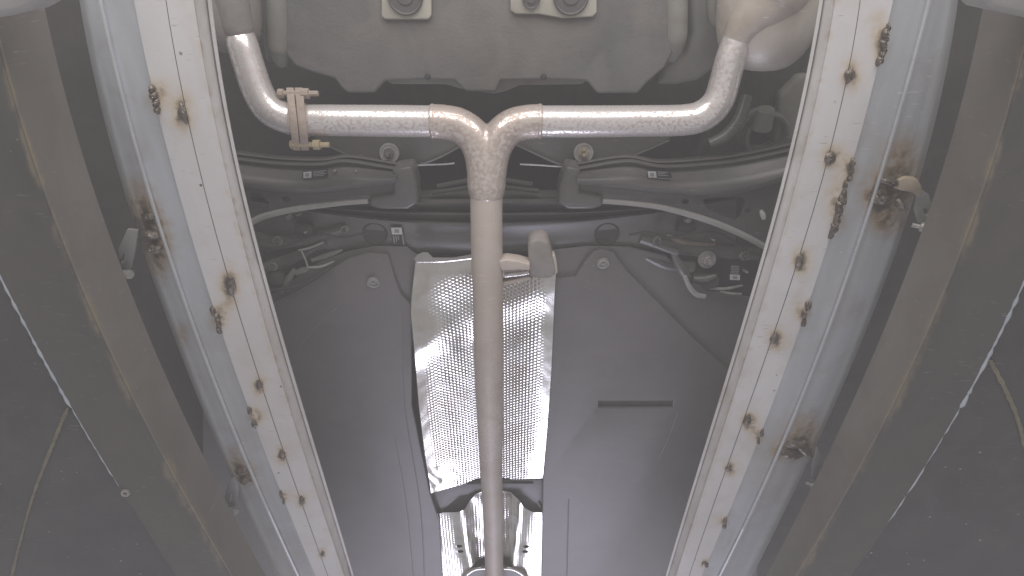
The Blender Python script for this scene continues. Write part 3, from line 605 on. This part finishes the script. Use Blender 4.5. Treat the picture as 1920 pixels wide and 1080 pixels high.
def h2(u, v, x, y):
    c = abs(u - .5) * 2
    t = 1 - sstep(.12, .55, c)
    h = 1.180 + .010 * t + .006 * sstep(.55, 1, c) * (1 - v)
    h -= .012 * math.exp(-((c - .55 + .25 * v) / .12) ** 2)
    return h + .0012 * bumpn(x * .6, y * .6) * (1 - sstep(.3, .6, c))
def d2(u, v, x, y):
    c = abs(u - .5) * 2
    if ((x - 862) / 13) ** 2 + ((y - 1030) / 16) ** 2 < 1 or ((x - 985) / 13) ** 2 + ((y - 1031) / 16) ** 2 < 1: return 0
    return .0007 * sstep(0, .06, v) * (1 - sstep(.9, .98, c))
sh2 = foil("heat_shield", [(818, 960), (818, 975), (822, 1030), (831, 1085), (840, 1190)], [(1025, 960), (1026, 975), (1023, 1030), (1021, 1085), (1018, 1190)],
    [(0, 964), (.06, 961), (.2, 960), (.26, 955), (.31, 938), (.36, 926), (.42, 921), (.6, 920), (.68, 924), (.74, 936), (.80, 952), (.87, 960), (1, 961)], [(0, 1160), (1, 1160)], h2, 200, 360, car,
    holes=[(861, 1024, 5.5, 2.6), (863, 1034, 5.5, 2.6), (987, 1025, 5.5, 2.6), (985, 1034.5, 5.5, 2.6)], dimple=d2, pitch=.010)
sh2["label"] = "second foil sheet with four small slots"
mb = MB(); ptube(mb, [(862, 1110, 1.165, 4), (872, 1082, 1.165, 4), (884, 1070, 1.165, 3.4), (902, 1065, 1.165, 3), (948, 1065, 1.165, 3), (968, 1069, 1.165, 3.4), (984, 1082, 1.165, 4), (992, 1110, 1.165, 4)], 12, 8); mb.build("shield_collar", M['foil'], sh2)
slab("collar_plate", [(866, 1200), (874, 1085), (886, 1070), (904, 1065), (946, 1065), (966, 1069), (980, 1085), (990, 1200)], 1.16, .01, M['cover'], sh2)

# ------------------------------------------------------------------ exhaust, hanging under the car
ex = empty("exhaust_system", W(913, 300, 1.05)); tag(ex, "rusting silver exhaust with a Y joint between two mufflers and one straight pipe", "exhaust")
mb = MB(); ptube(mb, [(440, 34, 1.088, 22), (446, 56, 1.080, 26), (455, 84, 1.068, 28), (466, 120, 1.06, 28), (484, 172, 1.05, 28.5), (506, 205, 1.045, 29), (540, 222, 1.045, 28.5), (563, 225, 1.045, 28.5)], 28, 10); mb.build("tail_branch", M['pipe'], ex)
mb = MB(); ptube(mb, [(558, 225, 1.045, 28.5), (640, 226, 1.045, 28.5), (740, 227, 1.045, 29), (818, 228, 1.045, 29)], 28, 8); mb.build("cross_pipe", M['pipe'], ex)
mb = MB(); ptube(mb, [(1008, 228, 1.045, 29), (1100, 228, 1.045, 29), (1200, 227, 1.045, 28.5), (1285, 225, 1.045, 28.5), (1322, 214, 1.045, 29), (1346, 190, 1.045, 28.5), (1358, 155, 1.05, 28), (1370, 110, 1.055, 28), (1383, 76, 1.06, 28.5), (1392, 54, 1.06, 28)], 28, 10); mb.build("cross_pipe", M['pipe'], ex)
# Y joint: three tubes grown together
tmp = MB()
ptube(tmp, [(806, 228, 1.045, 31.5), (832, 229, 1.045, 31.5), (862, 236, 1.043, 32), (888, 256, 1.038, 33), (904, 288, 1.03, 34), (911, 330, 1.02, 35)], 32, 8)
ptube(tmp, [(1016, 228, 1.045, 31.5), (992, 229, 1.045, 31.5), (962, 236, 1.043, 32), (938, 256, 1.038, 33), (922, 288, 1.03, 34), (914, 330, 1.02, 35)], 32, 8)
ptube(tmp, [(913, 270, 1.035, 30), (912, 300, 1.028, 36), (912, 330, 1.02, 36.5), (912, 350, 1.015, 36), (912, 362, 1.012, 33), (912, 372, 1.01, 31)], 32, 8)
t_o = tmp.build("joint_source", M['joint'])
md = t_o.modifiers.new("r", 'REMESH'); md.mode = 'VOXEL'; md.voxel_size = .0026; md.use_smooth_shade = True
ms = t_o.modifiers.new("s", 'SMOOTH'); ms.factor = .5; ms.iterations = 10
dg = bpy.context.evaluated_depsgraph_get(); dg.update()
me = bpy.data.meshes.new_from_object(t_o.evaluated_get(dg)); me.name = "y_joint"
me.materials.clear(); me.materials.append(M['joint']); me.polygons.foreach_set("use_smooth", [True] * len(me.polygons))
bpy.data.objects.remove(t_o)
yj = bpy.data.objects.new("y_joint", me); COL.objects.link(yj); yj.parent = ex; yj.matrix_parent_inverse = Matrix.Translation(-Vector(ex.location))
for x in (812, 1012):
    mb = MB(); ptube(mb, [(x - 4, 228, 1.045, 31), (x - 1.5, 228, 1.045, 32.2), (x + 1.5, 228, 1.045, 32.2), (x + 4, 228, 1.045, 31)], 28, 2); mb.build("weld_ring", M['joint'], yj)
mb = MB(); ptube(mb, [(912, 358, 1.012, 30.5), (912, 400, 1.005, 30), (913, 480, .99, 29.5), (915, 560, .98, 28.5), (916, 640, .98, 28), (917, 720, .99, 26.5), (919, 800, 1.0, 24), (921, 880, 1.02, 21), (924, 960, 1.04, 19), (926, 1040, 1.06, 17.5), (927, 1080, 1.07, 17), (929, 1190, 1.1, 15)], 32, 10); mb.build("front_pipe", M['pipe_dull'], ex)
# flange with two bolts
def oval(x, w):
    out = []
    for i in range(40):
        a = 2 * math.pi * i / 40; r = 1.0
        c, s_ = math.cos(a), math.sin(a)
        out.append((c * (.034 - .018 * abs(s_) ** 4), s_ * .056))
    return out
def flange(x, half):
    c = W(x, 224, 1.045); yv = (W(x, 224, 1.045) - W(x, 214, 1.0455)); d = Vector((0, 0, CZ)) - c; d.x = 0; d.normalize(); l = Vector((0, d.z, -d.y)); 
    if (l.y > 0): l = -l
    V = []
    for sx in (-half, half):
        for a, b in oval(x, half): V.append(c + Vector((sx + a * .36, 0, 0)) + d * a + l * b)
    n = 40; Fc = [tuple(range(n)), tuple(range(n, 2 * n))] + [(i, (i + 1) % n, n + (i + 1) % n, n + i) for i in range(n)]
    mb = MB(); mb.add(V, Fc); return mb.build("flange", M['rusty'], ex, bevel=.0015), c, d, l
f1, c1, d1_, l1 = flange(550, .0070); f2, c2, d2_, l2 = flange(566, .0075)
for sgn, m_, dx in ((1, M['rusty'], 0), (-1, M['brass'], .012)):
    p = (c1 + c2) / 2 + l1 * (.045 * sgn) + d1_ * .012 + Vector((dx, 0, 0))
    mb = MB(); lathe(mb, p, (1, 0, 0), [(.007, -.026), (.0085, -.024), (.0085, -.016), (.005, -.015), (.005, .017), (.0095, .0175), (.0095, .030), (.005, .031), (.005, .046), (.004, .047)], 8)
    mb.build("flange_bolt", M['rusty'] if sgn > 0 else m_, f2)
for q in (553, 574):
    mb = MB(); ptube(mb, [(q - 5, 225, 1.045, 28), (q, 225, 1.045, 31), (q + 5, 225, 1.045, 28)], 28, 3); mb.build("weld_ring", M['pipe_dull'], ex)
# hanger bracket on the straight pipe
slab("hanger_bracket", [(934, 490), (950, 487), (972, 490), (994, 496), (994, 508), (972, 506), (940, 508)], .97, .03, M['pipe_dull'], ex, bevel=.003)
slab("hanger_bracket", [(930, 545), (936, 530), (950, 528), (992, 518), (1000, 524), (950, 535)], .985, .02, M['pipe_dull'], ex, bevel=.003)
hb_ = slab("hanger_block", [(990, 462), (994, 454), (1004, 450), (1018, 450), (1028, 454), (1032, 464), (1036, 480), (1041, 500), (1042, 515), (1034, 522), (1012, 524), (992, 520)], .98, .05, M['dusty'], ex, bevel=.008)
slab("hanger_ear", [(1026, 482), (1040, 478), (1044, 492), (1046, 512), (1036, 520), (1030, 500)], .985, .02, M['pipe_dull'], hb_, bevel=.003)
mb = MB(); ptube(mb, [(946, 516, .985, 5), (975, 513, .985, 5), (992, 510, .985, 5)], 12, 4); mb.build("hanger_rod", M['pipe'], ex)
# mufflers at the rear ends
def muffler(x, y, h, rx, ry, rz, m, parent):
    c = W(x, y, h); mb = MB(); V = []; nr, ns = 26, 36
    for i in range(nr + 1):
        t = math.pi * i / nr
        for k in range(ns):
            a = 2 * math.pi * k / ns; q = max(0.0, math.sin(t)) ** .6
            V.append(c + Vector((rx * q * math.cos(a), ry * math.copysign(abs(math.cos(t)) ** .8, math.cos(t)), rz * q * math.sin(a))))
    Fc = [(i * ns + k, i * ns + (k + 1) % ns, (i + 1) * ns + (k + 1) % ns, (i + 1) * ns + k) for i in range(nr) for k in range(ns)]
    mb.add(V, Fc); return mb.build("muffler", m, parent, angle=60)
muffler(1462, -62, 1.095, .095, .165, .085, M['muffler'], ex)
muffler(404, -60, 1.11, .062, .135, .075, M['dusty'], ex)

# ------------------------------------------------------------------ haze volume added for the lens veil, lifting the blacks
hz = MB(); a, b = (-2.8, -2.2, -1.0), (2.8, 7.2, 1.86)
V = [(x, y, z) for z in (a[2], b[2]) for x, y in ((a[0], a[1]), (b[0], a[1]), (b[0], b[1]), (a[0], b[1]))]
hz.add(V, [(0, 3, 2, 1), (4, 5, 6, 7), (0, 1, 5, 4), (1, 2, 6, 5), (2, 3, 7, 6), (3, 0, 4, 7)])
hm = bpy.data.materials.new("haze_veil"); hm.use_nodes = True; nt = hm.node_tree; nt.nodes.clear()
ho = nt.nodes.new("ShaderNodeOutputMaterial"); hv = nt.nodes.new("ShaderNodeVolumePrincipled")
hv.inputs["Density"].default_value = 0.125; hv.inputs["Color"].default_value = (0.93, 0.90, 0.90, 1); hv.inputs["Anisotropy"].default_value = 0.0
nt.links.new(hv.outputs[0], ho.inputs["Volume"])
ho_ = hz.build("haze", hm, smooth=False); tag(ho_, "thin pale haze added under the car in place of lens veil", "haze", kind="stuff")

mb = MB(); ptube(mb, [(450, 64, 1.076, 26), (445, 52, 1.073, 29.5), (440, 36, 1.070, 31), (430, -10, 1.066, 34), (420, -60, 1.066, 40)], 24, 8); mb.build("muffler_neck", M['dusty'], ex)
mb = MB(); ptube(mb, [(1381, 84, 1.062, 27), (1388, 66, 1.06, 31), (1398, 48, 1.058, 37), (1414, 28, 1.056, 46), (1436, 4, 1.056, 60), (1452, -24, 1.06, 74), (1458, -60, 1.09, 80)], 28, 8); mb.build("muffler_neck", M['muffler'], ex)
pts = curve_pts([(912 + 31.5 * math.cos(a), 363 + 6 * math.sin(a) + random.uniform(-1, 1), 1.012 - .028 * math.sin(a), 2.2 + random.uniform(-.6, .6)) for a in [math.pi * k / 12 for k in range(13)]], 3)
mb = MB(); tube3(mb, [W(p[0], p[1], p[2]) for p in pts], [p[3] * .001 for p in pts], 8); mb.build("weld_bead", M['dusty'], yj)
